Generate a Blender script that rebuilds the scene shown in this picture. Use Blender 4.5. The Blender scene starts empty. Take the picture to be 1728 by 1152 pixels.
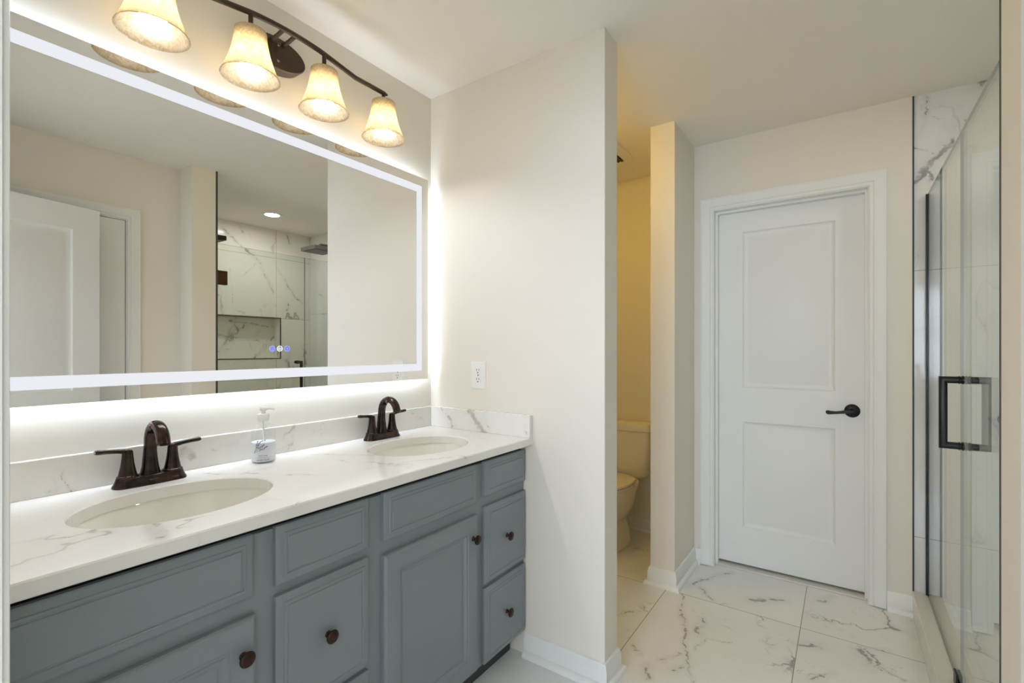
import bpy, bmesh, math, random
from mathutils import Vector, Matrix
PI = math.pi
sc = bpy.context.scene
COL = sc.collection

# ------------------------------------------------------------------ camera, light level
H = 2.44
cam_d = bpy.data.cameras.new('camera'); cam = bpy.data.objects.new('camera', cam_d); COL.objects.link(cam)
cam.location = (0, 0, 1.25)
cam.rotation_euler = (PI/2, 0, 0.6092 - PI/2)
cam_d.sensor_width = 36; cam_d.lens = 804.4/1728*36
cam_d.shift_y = 13.5/1728; cam_d.clip_start = 0.01
sc.camera = cam
sc.view_settings.view_transform = 'Standard'; sc.view_settings.look = 'None'
sc.view_settings.gamma = 1; sc.view_settings.use_curve_mapping = False
EXPOSURE = 0.45
sc.view_settings.exposure = EXPOSURE
sc.cycles.max_bounces = 16; sc.cycles.diffuse_bounces = 8; sc.cycles.glossy_bounces = 8
sc.cycles.transparent_max_bounces = 24; sc.cycles.transmission_bounces = 12
sc.cycles.sample_clamp_indirect = 6.0
WORLD = 0.0; BULB = 93.0; LED_BAND = 0.66; LED_BACK = 17.0; SHOWER_LAMP = 115.0; TOILET_LAMP = 20.5; ADDED_DAYLIGHT = 84.0
world = bpy.data.worlds.new('world'); sc.world = world; world.use_nodes = True
bg = world.node_tree.nodes['Background']; bg.inputs[0].default_value = (0.93, 0.96, 1, 1); bg.inputs[1].default_value = WORLD

win = bpy.data.lights.new('added_window_daylight', 'AREA'); win.shape = 'RECTANGLE'; win.size = 1.9; win.size_y = 1.4; win.energy = ADDED_DAYLIGHT; win.color = (0.84, 0.95, 1.14)
wo = bpy.data.objects.new('added_window_daylight', win); COL.objects.link(wo); wo.location = (-3.42, 0.15, 1.5); wo.rotation_euler = (PI/2, 0, -PI/2)   # added area light acting as daylight from an unseen window behind the camera

# ------------------------------------------------------------------ materials
def lin(r, g, b):
    f = lambda v: (v/255/12.92) if v/255 <= 0.04045 else ((v/255 + 0.055)/1.055)**2.4
    return (f(r), f(g), f(b), 1)
class NT:
    def __init__(s, name):
        s.m = bpy.data.materials.new(name); s.m.use_nodes = True; s.t = s.m.node_tree
        s.t.nodes.clear(); s.out = s.t.nodes.new('ShaderNodeOutputMaterial')
    def n(s, typ, props=None, **ins):
        nd = s.t.nodes.new('ShaderNode' + typ)
        for k, v in (props or {}).items(): setattr(nd, k, v)
        for k, v in ins.items():
            key = int(k[1:]) if k[0] == '_' else k.replace('__', ' ')
            s.put(nd.inputs[key], v)
        return nd
    def put(s, sock, v):
        if isinstance(v, bpy.types.NodeSocket): s.t.links.new(v, sock)
        elif isinstance(v, bpy.types.Node): s.t.links.new(v.outputs[0], sock)
        else: sock.default_value = v
    def math(s, op, a, b=0.0, c=0.0): return s.n('Math', {'operation': op}, _0=a, _1=b, _2=c).outputs[0]
    def vmath(s, op, a, b=(0, 0, 0)):
        nd = s.n('VectorMath', {'operation': op}, _0=a)
        if op == 'SCALE': s.put(nd.inputs['Scale'], b)
        else: s.put(nd.inputs[1], b)
        return nd.outputs[0]
    def remap(s, v, a, b, c=0.0, d=1.0):
        nd = s.n('MapRange', {'interpolation_type': 'SMOOTHSTEP'}, _0=v, _1=a, _2=b, _3=c, _4=d); return nd.outputs[0]
    def mix(s, f, a, b):
        nd = s.n('Mix', {'data_type': 'RGBA'}); s.put(nd.inputs[0], f); s.put(nd.inputs[6], a); s.put(nd.inputs[7], b); return nd.outputs[2]
    def surf(s, sh): s.t.links.new(sh.outputs[0] if isinstance(sh, bpy.types.Node) else sh, s.out.inputs[0]); return s.m
    def pos(s): return s.n('NewGeometry').outputs['Position']
    def objc(s): return s.n('TexCoord').outputs['Object']

def pbr(name, col, rough=0.5, metal=0.0, var=0.03, vscale=8.0, bump=0.0, bscale=200.0, spec=0.5, coat=0.0):
    k = NT(name)
    co = k.objc()
    nz = k.n('TexNoise', Vector=co, Scale=vscale, Detail=3.0).outputs[0]
    f = k.math('MULTIPLY_ADD', nz, 2*var, 1 - var)
    c = k.n('VectorMath', {'operation': 'SCALE'}, _0=col[:3]); k.put(c.inputs['Scale'], f)
    b = k.n('BsdfPrincipled', Base__Color=c.outputs[0], Roughness=rough, Metallic=metal)
    b.inputs['Specular IOR Level'].default_value = spec
    b.inputs['Coat Weight'].default_value = coat
    if bump:
        bn = k.n('TexNoise', Vector=co, Scale=bscale, Detail=2.0).outputs[0]
        k.put(b.inputs['Normal'], k.n('Bump', Strength=bump, Distance=0.002, Height=bn))
    return k.surf(b)

def emit(name, col, strength):
    k = NT(name); return k.surf(k.n('Emission', Color=col, Strength=strength))

def marble(name, base, vein, warm=None, rot=(0.3, 0.5, 0.6), scale=1.0, stretch=(1, 1, 1), width=0.02, amount=1.0, dens=0.5,
           rough=0.1, tile=None, grout=lin(150, 148, 142), grout_w=0.0015, fine=0.35, segs=None, segw=1.0):
    """veined stone; tile = (axis_u, u0, du, axis_v, v0, dv) breaks the veins into tiles with grout lines"""
    k = NT(name)
    p = k.pos(); g = None; world_p = p
    if tile:
        au, u0, du, av, v0, dv = tile
        sep = k.n('SeparateXYZ', _0=p)
        u = k.math('DIVIDE', k.math('SUBTRACT', sep.outputs[au], u0), du); v = k.math('DIVIDE', k.math('SUBTRACT', sep.outputs[av], v0), dv)
        iu = k.math('FLOOR', u); iv = k.math('FLOOR', v)
        fu = k.math('MULTIPLY', k.math('SUBTRACT', 0.5, k.math('ABSOLUTE', k.math('SUBTRACT', k.math('FRACT', u), 0.5))), du)
        fv = k.math('MULTIPLY', k.math('SUBTRACT', 0.5, k.math('ABSOLUTE', k.math('SUBTRACT', k.math('FRACT', v), 0.5))), dv)
        g = k.math('LESS_THAN', k.math('MINIMUM', fu, fv), grout_w)
        idx = k.n('CombineXYZ', _0=iu, _1=iv, _2=0.37)
        rnd = k.n('TexWhiteNoise', {'noise_dimensions': '3D'}, Vector=idx).outputs['Color']
        p = k.vmath('ADD', p, k.vmath('SCALE', rnd, 9.0))
    mp = k.n('Mapping', Vector=p, Rotation=rot, Scale=tuple(scale*s for s in stretch)).outputs[0]
    w1 = k.n('TexNoise', Vector=mp, Scale=1.3, Detail=4.0, Roughness=0.6).outputs['Color']
    w2 = k.n('TexNoise', Vector=mp, Scale=6.0, Detail=5.0, Roughness=0.65).outputs['Color']
    d = k.vmath('ADD', mp, k.vmath('SCALE', k.vmath('SUBTRACT', w1, (.5, .5, .5)), 0.9))
    d = k.vmath('ADD', d, k.vmath('SCALE', k.vmath('SUBTRACT', w2, (.5, .5, .5)), 0.16))
    n1 = k.n('TexNoise', Vector=d, Scale=1.1, Detail=1.5, Roughness=0.45).outputs[0]
    r1 = k.math('ABSOLUTE', k.math('SUBTRACT', n1, 0.5))
    msk = k.n('TexNoise', Vector=mp, Scale=1.7, Detail=2.0).outputs[0]
    m1 = k.remap(msk, 1-dens-0.06, 1-dens+0.12)
    wvar = k.math('MULTIPLY', k.remap(msk, 0.35, 0.72, 0.25, 1.6), width)
    v1 = k.math('MULTIPLY', k.remap(r1, 0.0, wvar, 1.0, 0.0), m1)
    halo = k.math('MULTIPLY', k.math('MULTIPLY', k.remap(r1, 0.0, width*5, 1.0, 0.0), m1), 0.22)
    n2 = k.n('TexNoise', Vector=k.vmath('ADD', d, (7.3, 2.1, 4.4)), Scale=2.6, Detail=2.5, Roughness=0.5).outputs[0]
    r2 = k.math('ABSOLUTE', k.math('SUBTRACT', n2, 0.5))
    m2 = k.remap(k.n('TexNoise', Vector=k.vmath('ADD', mp, (3, 9, 1)), Scale=2.3, Detail=2.0).outputs[0], 0.5, 0.66)
    v2 = k.math('MULTIPLY', k.math('MULTIPLY', k.remap(r2, 0.0, width*0.6, 1.0, 0.0), m2), fine)
    tot = k.math('MULTIPLY', k.math('MINIMUM', k.math('ADD', k.math('MAXIMUM', v1, v2), halo), 1.0), amount)
    if segs:                         # the veins one can follow in the photograph, as wandering lines on the stone
        q1 = k.n('TexNoise', Vector=world_p, Scale=8.0, Detail=6.0, Roughness=0.68).outputs['Color']
        q = k.vmath('ADD', world_p, k.vmath('SCALE', k.vmath('SUBTRACT', q1, (.5, .5, .5)), 0.11))
        best = None
        for ax, ay, az, bx, by, bz, w in segs:
            A = Vector((ax, ay, az)); D = Vector((bx, by, bz)) - A
            ap = k.vmath('SUBTRACT', q, tuple(A))
            dt = k.n('VectorMath', {'operation': 'DOT_PRODUCT'}, _0=ap, _1=tuple(D/D.length_squared)).outputs['Value']
            t = k.n('Clamp', Value=dt).outputs[0]
            ds = k.n('VectorMath', {'operation': 'DISTANCE'}, _0=ap, _1=k.vmath('SCALE', tuple(D), t)).outputs['Value']
            ds = k.math('DIVIDE', ds, w*segw)
            best = ds if best is None else k.math('MINIMUM', best, ds)
        brk = k.remap(k.n('TexNoise', Vector=world_p, Scale=13.0, Detail=3.0).outputs[0], 0.30, 0.52, 0.5, 1.0)
        tot = k.math('MAXIMUM', tot, k.math('MULTIPLY', k.math('MULTIPLY', k.remap(best, 0.15, 0.8, 1.0, 0.0), brk), amount))
        tot = k.math('MAXIMUM', tot, k.math('MULTIPLY', k.remap(best, 0.0, 3.0, 1.0, 0.0), 0.12))
    cl = k.n('TexNoise', Vector=mp, Scale=0.9, Detail=3.0).outputs[0]
    bs = k.mix(k.remap(cl, 0.3, 0.75), base, tuple(c*0.93 for c in base[:3]) + (1,))
    vc = vein
    if warm: vc = k.mix(k.remap(w1, 0.40, 0.60), vein, warm)
    c = k.mix(tot, bs, vc)
    if g is not None: c = k.mix(g, c, grout)
    b = k.n('BsdfPrincipled', Base__Color=c, Roughness=rough)
    if g is not None: k.put(b.inputs['Roughness'], k.math('MULTIPLY_ADD', g, 0.5, rough))
    return k.surf(b)

M = {}
M['paint'] = pbr('warm_wall_paint', lin(229, 224, 213), 0.6, var=0.012, vscale=3, bump=0.05, bscale=300, spec=0.3)
M['ceiling'] = pbr('ceiling_paint', lin(238, 234, 226), 0.8, var=0.012, vscale=3, spec=0.2)
M['white'] = pbr('white_gloss_trim_paint', lin(232, 233, 230), 0.45, var=0.01, spec=0.35)
M['cab'] = pbr('blue_grey_cabinet_paint', lin(129, 137, 142), 0.42, var=0.025, vscale=12, bump=0.03, bscale=90)
M['dark'] = pbr('painted_gap_shade', lin(30, 31, 32), 0.7)  # near-black colour stands in for the shade in the gap under the counter
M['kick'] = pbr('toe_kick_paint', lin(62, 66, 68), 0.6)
def bronze_mat():
    k = NT('oil_rubbed_bronze')
    nz = k.n('TexNoise', Vector=k.objc(), Scale=45.0, Detail=4.0).outputs[0]
    pt = k.n('NewGeometry').outputs['Pointiness']
    edge = k.math('MULTIPLY', k.remap(pt, 0.54, 0.66), k.remap(nz, 0.35, 0.6, 0.2, 0.75))
    c = k.mix(k.remap(nz, 0.35, 0.7), lin(46, 39, 36), lin(70, 58, 51))
    c = k.mix(edge, c, lin(150, 88, 56))
    return k.surf(k.n('BsdfPrincipled', Base__Color=c, Metallic=0.88, Roughness=k.math('MULTIPLY_ADD', nz, 0.12, 0.12)))
M['bronze'] = bronze_mat()
M['knob'] = pbr('dark_bronze_knob', lin(58, 41, 34), 0.28, 0.7, var=0.35, vscale=60)
M['fixture'] = pbr('brushed_bronze_fixture', lin(74, 62, 52), 0.42, 0.55, var=0.12, vscale=30)
M['black'] = pbr('matte_black_metal', lin(24, 23, 22), 0.35, 0.3, var=0.1)
M['darkmetal'] = pbr('gunmetal_shower_metal', lin(140, 140, 142), 0.2, 0.95)
M['porcelain'] = pbr('glazed_porcelain', lin(236, 233, 224), 0.08, coat=0.4, var=0.008)
M['bisque'] = pbr('toilet_porcelain', lin(232, 226, 210), 0.1, coat=0.4, var=0.01)
M['plastic'] = pbr('white_plastic', lin(236, 235, 230), 0.35, var=0.01)
M['slot'] = pbr('outlet_slot', lin(40, 38, 36), 0.6)
M['chrome'] = pbr('polished_drain_metal', lin(120, 116, 110), 0.18, 1.0)
M['print'] = pbr('dark_violet_print', lin(52, 46, 92), 0.5, var=0.2, vscale=300)
M['ink'] = pbr('grey_print', lin(92, 96, 110), 0.5)
M['grille'] = pbr('fan_grille', lin(70, 64, 52), 0.6)
VEIN_QUARTZ = [(1.618, 1.526, 0.981, 1.618, 1.5, 0.95, 0.01), (1.618, 1.5, 0.95, 1.618, 1.464, 0.902, 0.012), (1.618, 1.362, 0.984, 1.618, 1.325, 0.951, 0.014), (1.618, 1.325, 0.951, 1.618, 1.272, 0.896, 0.015), (1.618, 1.275, 0.983, 1.618, 1.237, 0.905, 0.005), (1.618, 1.076, 0.983, 1.618, 1.047, 0.902, 0.004), (0.326, 1.594, 0.978, 0.343, 1.594, 0.901, 0.003), (0.337, 1.594, 1.013, 0.383, 1.594, 0.99, 0.003), (0.383, 1.594, 0.998, 0.401, 1.594, 1.026, 0.003), (0.303, 1.594, 0.9, 0.316, 1.594, 0.922, 0.003), (0.606, 1.594, 0.942, 0.628, 1.594, 0.921, 0.02), (0.582, 1.594, 0.912, 0.61, 1.594, 0.942, 0.018), (0.677, 1.594, 0.93, 0.738, 1.594, 0.938, 0.004), (0.738, 1.594, 0.938, 0.766, 1.594, 0.971, 0.004), (0.863, 1.594, 0.897, 0.926, 1.594, 0.916, 0.007), (0.928, 1.594, 0.912, 0.935, 1.594, 0.973, 0.004), (1.347, 1.594, 0.998, 1.481, 1.594, 0.971, 0.003), (1.481, 1.594, 0.971, 1.591, 1.594, 0.918, 0.003), (0.581, 1.592, 0.892, 0.709, 1.374, 0.892, 0.006), (0.709, 1.374, 0.892, 0.804, 1.216, 0.892, 0.005), (0.897, 1.581, 0.892, 1.043, 1.324, 0.892, 0.005), (0.604, 1.128, 0.892, 0.62, 1.043, 0.892, 0.005), (0.562, 0.989, 0.892, 0.62, 1.043, 0.892, 0.012), (1.232, 1.053, 0.892, 1.112, 0.981, 0.892, 0.012), (0.507, 1.006, 0.892, 0.536, 1.026, 0.892, 0.01), (0.929, 1.179, 0.892, 1.19, 1.082, 0.892, 0.004), (0.425, 1.322, 0.892, 0.363, 1.075, 0.892, 0.009)]
VEIN_FLOOR = [(2.487, 0.684, 0, 2.247, 0.61, 0, 0.006), (2.247, 0.61, 0, 2.104, 0.556, 0, 0.007), (2.104, 0.556, 0, 1.967, 0.509, 0, 0.006), (1.967, 0.509, 0, 1.86, 0.465, 0, 0.005), (2.319, 0.544, 0, 2.186, 0.54, 0, 0.008), (2.067, 0.503, 0, 2.153, 0.498, 0, 0.004), (2.153, 0.498, 0, 2.218, 0.393, 0, 0.003), (1.925, 0.607, 0, 2.005, 0.551, 0, 0.006), (1.89, 0.554, 0, 1.934, 0.518, 0, 0.008), (1.855, 0.641, 0, 1.778, 0.618, 0, 0.008), (2.594, 0.69, 0, 2.683, 0.648, 0, 0.009), (2.683, 0.648, 0, 2.896, 0.522, 0, 0.008), (2.625, 0.63, 0, 2.532, 0.543, 0, 0.007), (2.632, 0.384, 0, 2.719, 0.26, 0, 0.014), (2.351, 0.149, 0, 2.391, 0.081, 0, 0.012), (2.458, -0.057, 0, 2.363, -0.077, 0, 0.012), (2.465, -0.057, 0, 2.514, -0.148, 0, 0.008), (2.363, -0.077, 0, 2.35, -0.133, 0, 0.006), (2.821, 0.099, 0, 2.91, 0.046, 0, 0.008), (2.132, 0.109, 0, 2.231, 0.021, 0, 0.007), (2.127, 0.872, 0, 2.222, 0.803, 0, 0.006), (1.981, 0.755, 0, 1.901, 0.691, 0, 0.006), (2.667, 0.151, 0, 2.558, 0.053, 0, 0.003)]
VEIN_END = [(2.925, -0.276, 2.029, 2.925, -0.306, 2.092, 0.016), (2.925, -0.306, 2.092, 2.925, -0.337, 2.132, 0.018), (2.925, -0.337, 2.132, 2.925, -0.398, 2.193, 0.022), (2.925, -0.398, 2.193, 2.925, -0.432, 2.252, 0.014), (2.925, -0.432, 2.252, 2.925, -0.451, 2.287, 0.022), (2.925, -0.274, 2.21, 2.925, -0.331, 2.163, 0.004), (2.925, -0.31, 2.436, 2.925, -0.297, 2.343, 0.008), (2.925, -0.52, 2.445, 2.925, -0.495, 2.419, 0.02), (2.925, -0.306, 2.092, 2.925, -0.331, 2.037, 0.014)]
VEIN_BACK = [(2.055, -1.5, 2.356, 2.265, -1.5, 2.203, 0.012), (2.265, -1.5, 2.203, 2.405, -1.5, 2.083, 0.014), (2.405, -1.5, 2.083, 2.523, -1.5, 1.824, 0.012), (2.571, -1.5, 2.078, 2.708, -1.5, 1.855, 0.012), (2.708, -1.5, 1.855, 2.838, -1.5, 1.731, 0.01), (2.394, -1.5, 2.11, 2.211, -1.5, 1.916, 0.006), (2.122, -1.5, 1.987, 2.158, -1.5, 1.633, 0.006), (2.185, -1.5, 2.439, 2.238, -1.5, 2.355, 0.012), (2.645, -1.5, 2.479, 2.708, -1.5, 2.341, 0.012), (2.158, -1.5, 1.633, 2.249, -1.5, 1.595, 0.006), (2.695, -1.5, 1.72, 2.664, -1.5, 1.639, 0.014)]
VEIN_NICHE = [(2.161, -1.62, 1.516, 2.65, -1.62, 1.473, 0.012), (2.037, -1.62, 1.384, 2.296, -1.62, 1.362, 0.01), (2.296, -1.62, 1.362, 2.557, -1.62, 1.295, 0.009), (2.341, -1.62, 1.317, 2.38, -1.62, 1.247, 0.005), (2.421, -1.62, 1.171, 2.65, -1.62, 1.43, 0.016), (2.042, -1.62, 1.236, 2.161, -1.62, 1.258, 0.008)]
M['quartz'] = marble('white_quartz', lin(238, 236, 231), lin(166, 162, 154), lin(172, 160, 136), rot=(0.2, 0.4, 0.9), scale=1.5, stretch=(1, 1.5, 1),
                     width=0.005, amount=0.7, dens=0.46, rough=0.14, fine=0.4, segs=VEIN_QUARTZ, segw=1.5)
M['floor'] = marble('marble_floor_tile', lin(232, 233, 232), lin(96, 96, 96), rot=(0.4, 0.2, 0.5), scale=2.3, width=0.006, amount=0.66, dens=0.48,
                    rough=0.13, tile=(0, 2.5, 1.2, 1, 0.163, 0.6), grout=lin(136, 130, 120), grout_w=0.0016, fine=0.6, segs=VEIN_FLOOR, segw=1.6)
wall_kw = dict(rot=(0.9, 0.5, 0.3), scale=1.3, stretch=(1.3, 1.3, 0.8), width=0.008, amount=0.72, dens=0.48, rough=0.07, fine=0.5)
M['tile_back'] = marble('marble_shower_tile', lin(236, 236, 232), lin(104, 104, 104), tile=(0, 2.56, 1.2, 2, 0.36, 0.6), grout_w=0.0016, segs=VEIN_BACK, **wall_kw)
M['tile_end'] = marble('marble_shower_end_tile', lin(232, 232, 230), lin(112, 113, 112), tile=(1, -1.5, 1.25, 2, 0.37, 1.25), grout_w=0.0014, segs=VEIN_END, segw=1.25, **wall_kw)
M['tile_niche'] = marble('marble_niche_tile', lin(236, 236, 232), lin(104, 104, 104), segs=VEIN_NICHE, **wall_kw)
M['sill'] = marble('pale_stone_sill', lin(214, 211, 204), lin(176, 172, 166), scale=2, width=0.01, amount=0.3, dens=0.4, rough=0.18)

def arch_glass():
    k = NT('clear_shower_glass')
    geo = k.n('NewGeometry')
    ior = k.math('MULTIPLY_ADD', geo.outputs['Backfacing'], 1/1.5 - 1.5, 1.5)
    fr = k.n('Fresnel', IOR=ior).outputs[0]
    t = k.n('BsdfTransparent', Color=(0.93, 0.965, 0.955, 1))
    gl = k.n('BsdfGlossy', Color=(1, 1, 1, 1), Roughness=0.0)
    mx = k.n('MixShader', _0=fr); k.t.links.new(t.outputs[0], mx.inputs[1]); k.t.links.new(gl.outputs[0], mx.inputs[2])
    return k.surf(mx)
M['glass'] = arch_glass()
M['glass_edge'] = pbr('glass_polished_edge', lin(128, 142, 146), 0.15, var=0.04)
def mirror_mat():
    k = NT('mirror_silver')
    nz = k.n('TexNoise', Vector=k.objc(), Scale=2.0).outputs[0]
    c = k.mix(nz, (0.93, 0.93, 0.915, 1), (0.94, 0.94, 0.925, 1))
    return k.surf(k.n('BsdfGlossy', Color=c, Roughness=0.0))
M['mirror'] = mirror_mat()
def shade_mat():
    k = NT('mottled_scavo_glass')
    co = k.objc()
    n1 = k.n('TexNoise', Vector=co, Scale=55.0, Detail=4.0, Roughness=0.7, Distortion=1.5).outputs[0]
    f = k.remap(n1, 0.36, 0.62)
    c = k.mix(f, lin(208, 184, 138), lin(218, 205, 174))
    cd = k.mix(f, lin(116, 105, 82), lin(128, 119, 100))
    tr = k.n('BsdfTranslucent', Color=c)
    df = k.n('BsdfDiffuse', Color=cd)
    a = k.n('MixShader', _0=0.28); k.t.links.new(tr.outputs[0], a.inputs[1]); k.t.links.new(df.outputs[0], a.inputs[2])
    tp = k.n('BsdfTransparent', Color=k.mix(f, (.4, .35, .26, 1), (.42, .39, .34, 1)))
    b = k.n('MixShader', _0=k.math('MULTIPLY_ADD', f, -0.12, 0.2)); k.t.links.new(a.outputs[0], b.inputs[1]); k.t.links.new(tp.outputs[0], b.inputs[2])
    gl = k.n('BsdfGlossy', Roughness=0.25, Color=(1, 1, 1, 1))
    d = k.n('MixShader', _0=0.05); k.t.links.new(b.outputs[0], d.inputs[1]); k.t.links.new(gl.outputs[0], d.inputs[2])
    return k.surf(d)
M['shade'] = shade_mat()
def bottle_mat():
    k = NT('clear_bottle_plastic')
    lw = k.n('LayerWeight', Blend=0.35).outputs['Facing']
    t = k.n('BsdfTransparent', Color=(0.975, 0.98, 0.985, 1)); g = k.n('BsdfGlossy', Roughness=0.05, Color=(1, 1, 1, 1))
    mx = k.n('MixShader', _0=k.math('MULTIPLY_ADD', k.math('POWER', lw, 2.5), 0.45, 0.05)); k.t.links.new(t.outputs[0], mx.inputs[1]); k.t.links.new(g.outputs[0], mx.inputs[2])
    return k.surf(mx)
M['bottle'] = bottle_mat()
M['soap'] = pbr('milky_soap', lin(230, 233, 238), 0.3, var=0.01)
def bulb_mat():       # an LED bulb: its dome throws most of the light forwards, its shoulders far less
    k = NT('lit_bulb')
    nz = k.n('SeparateXYZ', _0=k.n('NewGeometry').outputs['Normal']).outputs[2]
    st = k.math('MULTIPLY', k.remap(k.math('MULTIPLY', nz, -1.0), -0.1, 0.9, 0.22, 1.5), BULB)
    return k.surf(k.n('Emission', Color=(1, 1.02, 1.09, 1), Strength=st))
M['bulb'] = bulb_mat()
M['led'] = emit('led_band', (0.93, 0.95, 1, 1), LED_BAND)
M['led_back'] = emit('led_backlight', (0.85, 0.97, 1.15, 1), LED_BACK)
M['downlight'] = emit('downlight_lens', (1, 0.97, 0.9, 1), SHOWER_LAMP)
M['toilet_lamp'] = emit('amber_lamp_glass', (1, 0.63, 0.07, 1), TOILET_LAMP)
M['icon_blue'] = emit('blue_touch_icon', (0.10, 0.13, 0.85, 1), 0.75)
M['icon_pale'] = emit('pale_touch_icon', (0.45, 0.5, 1.0, 1), 0.8)
M['icon_white'] = emit('white_touch_icon', (0.85, 0.92, 1.0, 1), 0.9)

# ------------------------------------------------------------------ mesh helpers
def box(bm, x0, x1, y0, y1, z0, z1, bev=0.0):
    g = bmesh.ops.create_cube(bm, size=1.0)
    for v in g['verts']:
        v.co = Vector((x0 + (v.co.x+.5)*(x1-x0), y0 + (v.co.y+.5)*(y1-y0), z0 + (v.co.z+.5)*(z1-z0)))
    if bev:
        es = list({e for v in g['verts'] for e in v.link_edges})
        bmesh.ops.bevel(bm, geom=es, offset=bev, segments=2, affect='EDGES', profile=0.5)
    return g
def loft(bm, rings, cap0=True, cap1=True, closed=True, mi=0):
    vs = [[bm.verts.new(p) for p in r] for r in rings]
    n = len(vs[0]); fs = []
    for a, b in zip(vs, vs[1:]):
        for i in range(n if closed else n-1):
            j = (i+1) % n
            fs.append(bm.faces.new((a[i], a[j], b[j], b[i])))
    if cap0: fs.append(bm.faces.new(list(reversed(vs[0]))))
    if cap1: fs.append(bm.faces.new(vs[-1]))
    for f in fs: f.material_index = mi
    return vs
def lathe(bm, prof, mat=None, seg=40, cap0=False, cap1=False):
    mat = mat or Matrix.Identity(4)
    rings = []
    for r, z in prof:
        rings.append([mat @ Vector((r*math.cos(2*PI*i/seg), r*math.sin(2*PI*i/seg), z)) for i in range(seg)])
    return loft(bm, rings, cap0, cap1)
def tube(bm, pts, rad, seg=16, flat=None, up=Vector((0, 0, 1))):
    """sweep along a path; rad a number, a list, or a list of (a, b)"""
    pts = [Vector(p) for p in pts]; n = len(pts); rings = []
    for i, p in enumerate(pts):
        t = (pts[min(i+1, n-1)] - pts[max(i-1, 0)]).normalized()
        s = t.cross(up)
        if s.length < 1e-4: s = t.cross(Vector((1, 0, 0)))
        s.normalize(); w = s.cross(t)
        r = rad[i] if isinstance(rad, (list, tuple)) else rad
        a, b = r if isinstance(r, (list, tuple)) else (r, r)
        e = 1.0 if flat is None else flat
        ring = []
        for k in range(seg):
            an = 2*PI*k/seg; c, sn = math.cos(an), math.sin(an)
            ring.append(p + s*(a*math.copysign(abs(c)**e, c)) + w*(b*math.copysign(abs(sn)**e, sn)))
        rings.append(ring)
    return loft(bm, rings)
def sweep(bm, path, prof, fn, closed_prof=True):
    """mitred moulding: path 2-D, prof [(outward, height)], fn(a, b, h) -> xyz"""
    n = len(path); rings = []
    for i in range(n):
        p = Vector(path[i])
        d0 = (p - Vector(path[i-1])).normalized() if i else None
        d1 = (Vector(path[i+1]) - p).normalized() if i < n-1 else None
        if d0 is None: d0 = d1
        if d1 is None: d1 = d0
        n0 = Vector((-d0.y, d0.x)); n1 = Vector((-d1.y, d1.x)); m = (n0+n1).normalized(); m = m/max(0.2, m.dot(n0))
        rings.append([fn(p.x + m.x*o, p.y + m.y*o, h) for o, h in prof])
    loft(bm, rings)
def rects(bm, x0, x1, z0, z1, rings, fn, cap0=False, cap1=True):
    """nested rectangles: rings [(inset, depth)]; fn(u, v, w) -> xyz"""
    loft(bm, [[fn(x0+i, z0+i, d), fn(x1-i, z0+i, d), fn(x1-i, z1-i, d), fn(x0+i, z1-i, d)] for i, d in rings], cap0, cap1)
def mesh_of(name, bm, mats, smooth=False):
    bmesh.ops.recalc_face_normals(bm, faces=bm.faces)
    me = bpy.data.meshes.new(name); bm.to_mesh(me); bm.free()
    for m in (mats if isinstance(mats, (list, tuple)) else [mats]): me.materials.append(M[m] if isinstance(m, str) else m)
    if smooth:
        for p in me.polygons: p.use_smooth = True
        me.set_sharp_from_angle(angle=math.radians(smooth if smooth is not True else 38))
    return me
def part(name, bm, mats, parent=None, smooth=False, label=None, kind=None):
    """one mesh object under its parent; vertices are in the root's own space"""
    o = bpy.data.objects.new(name, mesh_of(name, bm, mats, smooth)); COL.objects.link(o); o.parent = parent
    if label: o['label'] = label
    if kind: o['kind'] = kind
    return o
def tag(o, label, cat, group=None):
    o['label'] = label; o['category'] = cat
    if group: o['group'] = group
    return o
def thing(name, label, cat, loc=(0, 0, 0), rotz=0.0, group=None):
    o = bpy.data.objects.new(name, None); COL.objects.link(o); o.location = loc; o.rotation_euler = (0, 0, rotz)
    o.empty_display_size = 0.05
    return tag(o, label, cat, group)
def solo(name, bm, mats, smooth=False):
    """top-level mesh built in world space; its origin goes to its base"""
    me = mesh_of(name, bm, mats, smooth)
    xs = [v.co for v in me.vertices]
    c = Vector(((min(v.x for v in xs)+max(v.x for v in xs))/2, (min(v.y for v in xs)+max(v.y for v in xs))/2, min(v.z for v in xs)))
    me.transform(Matrix.Translation(-c))
    o = bpy.data.objects.new(name, me); COL.objects.link(o); o.location = c
    return o
def struct(name, bm, mats, label, cat, smooth=False):
    o = solo(name, bm, mats, smooth); o['kind'] = 'structure'; return tag(o, label, cat)
def struct_root(name, label, cat, loc=(0, 0, 0), rotz=0.0):
    o = thing(name, label, cat, loc, rotz); o['kind'] = 'structure'; return o
def B(*a, **k):
    bm = bmesh.new(); box(bm, *a, **k); return bm
def copy_tree(o, parent=None):
    c = o.copy(); COL.objects.link(c)
    if parent is not None: c.parent = parent
    for ch in list(o.children): copy_tree(ch, c)
    return c

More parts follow.
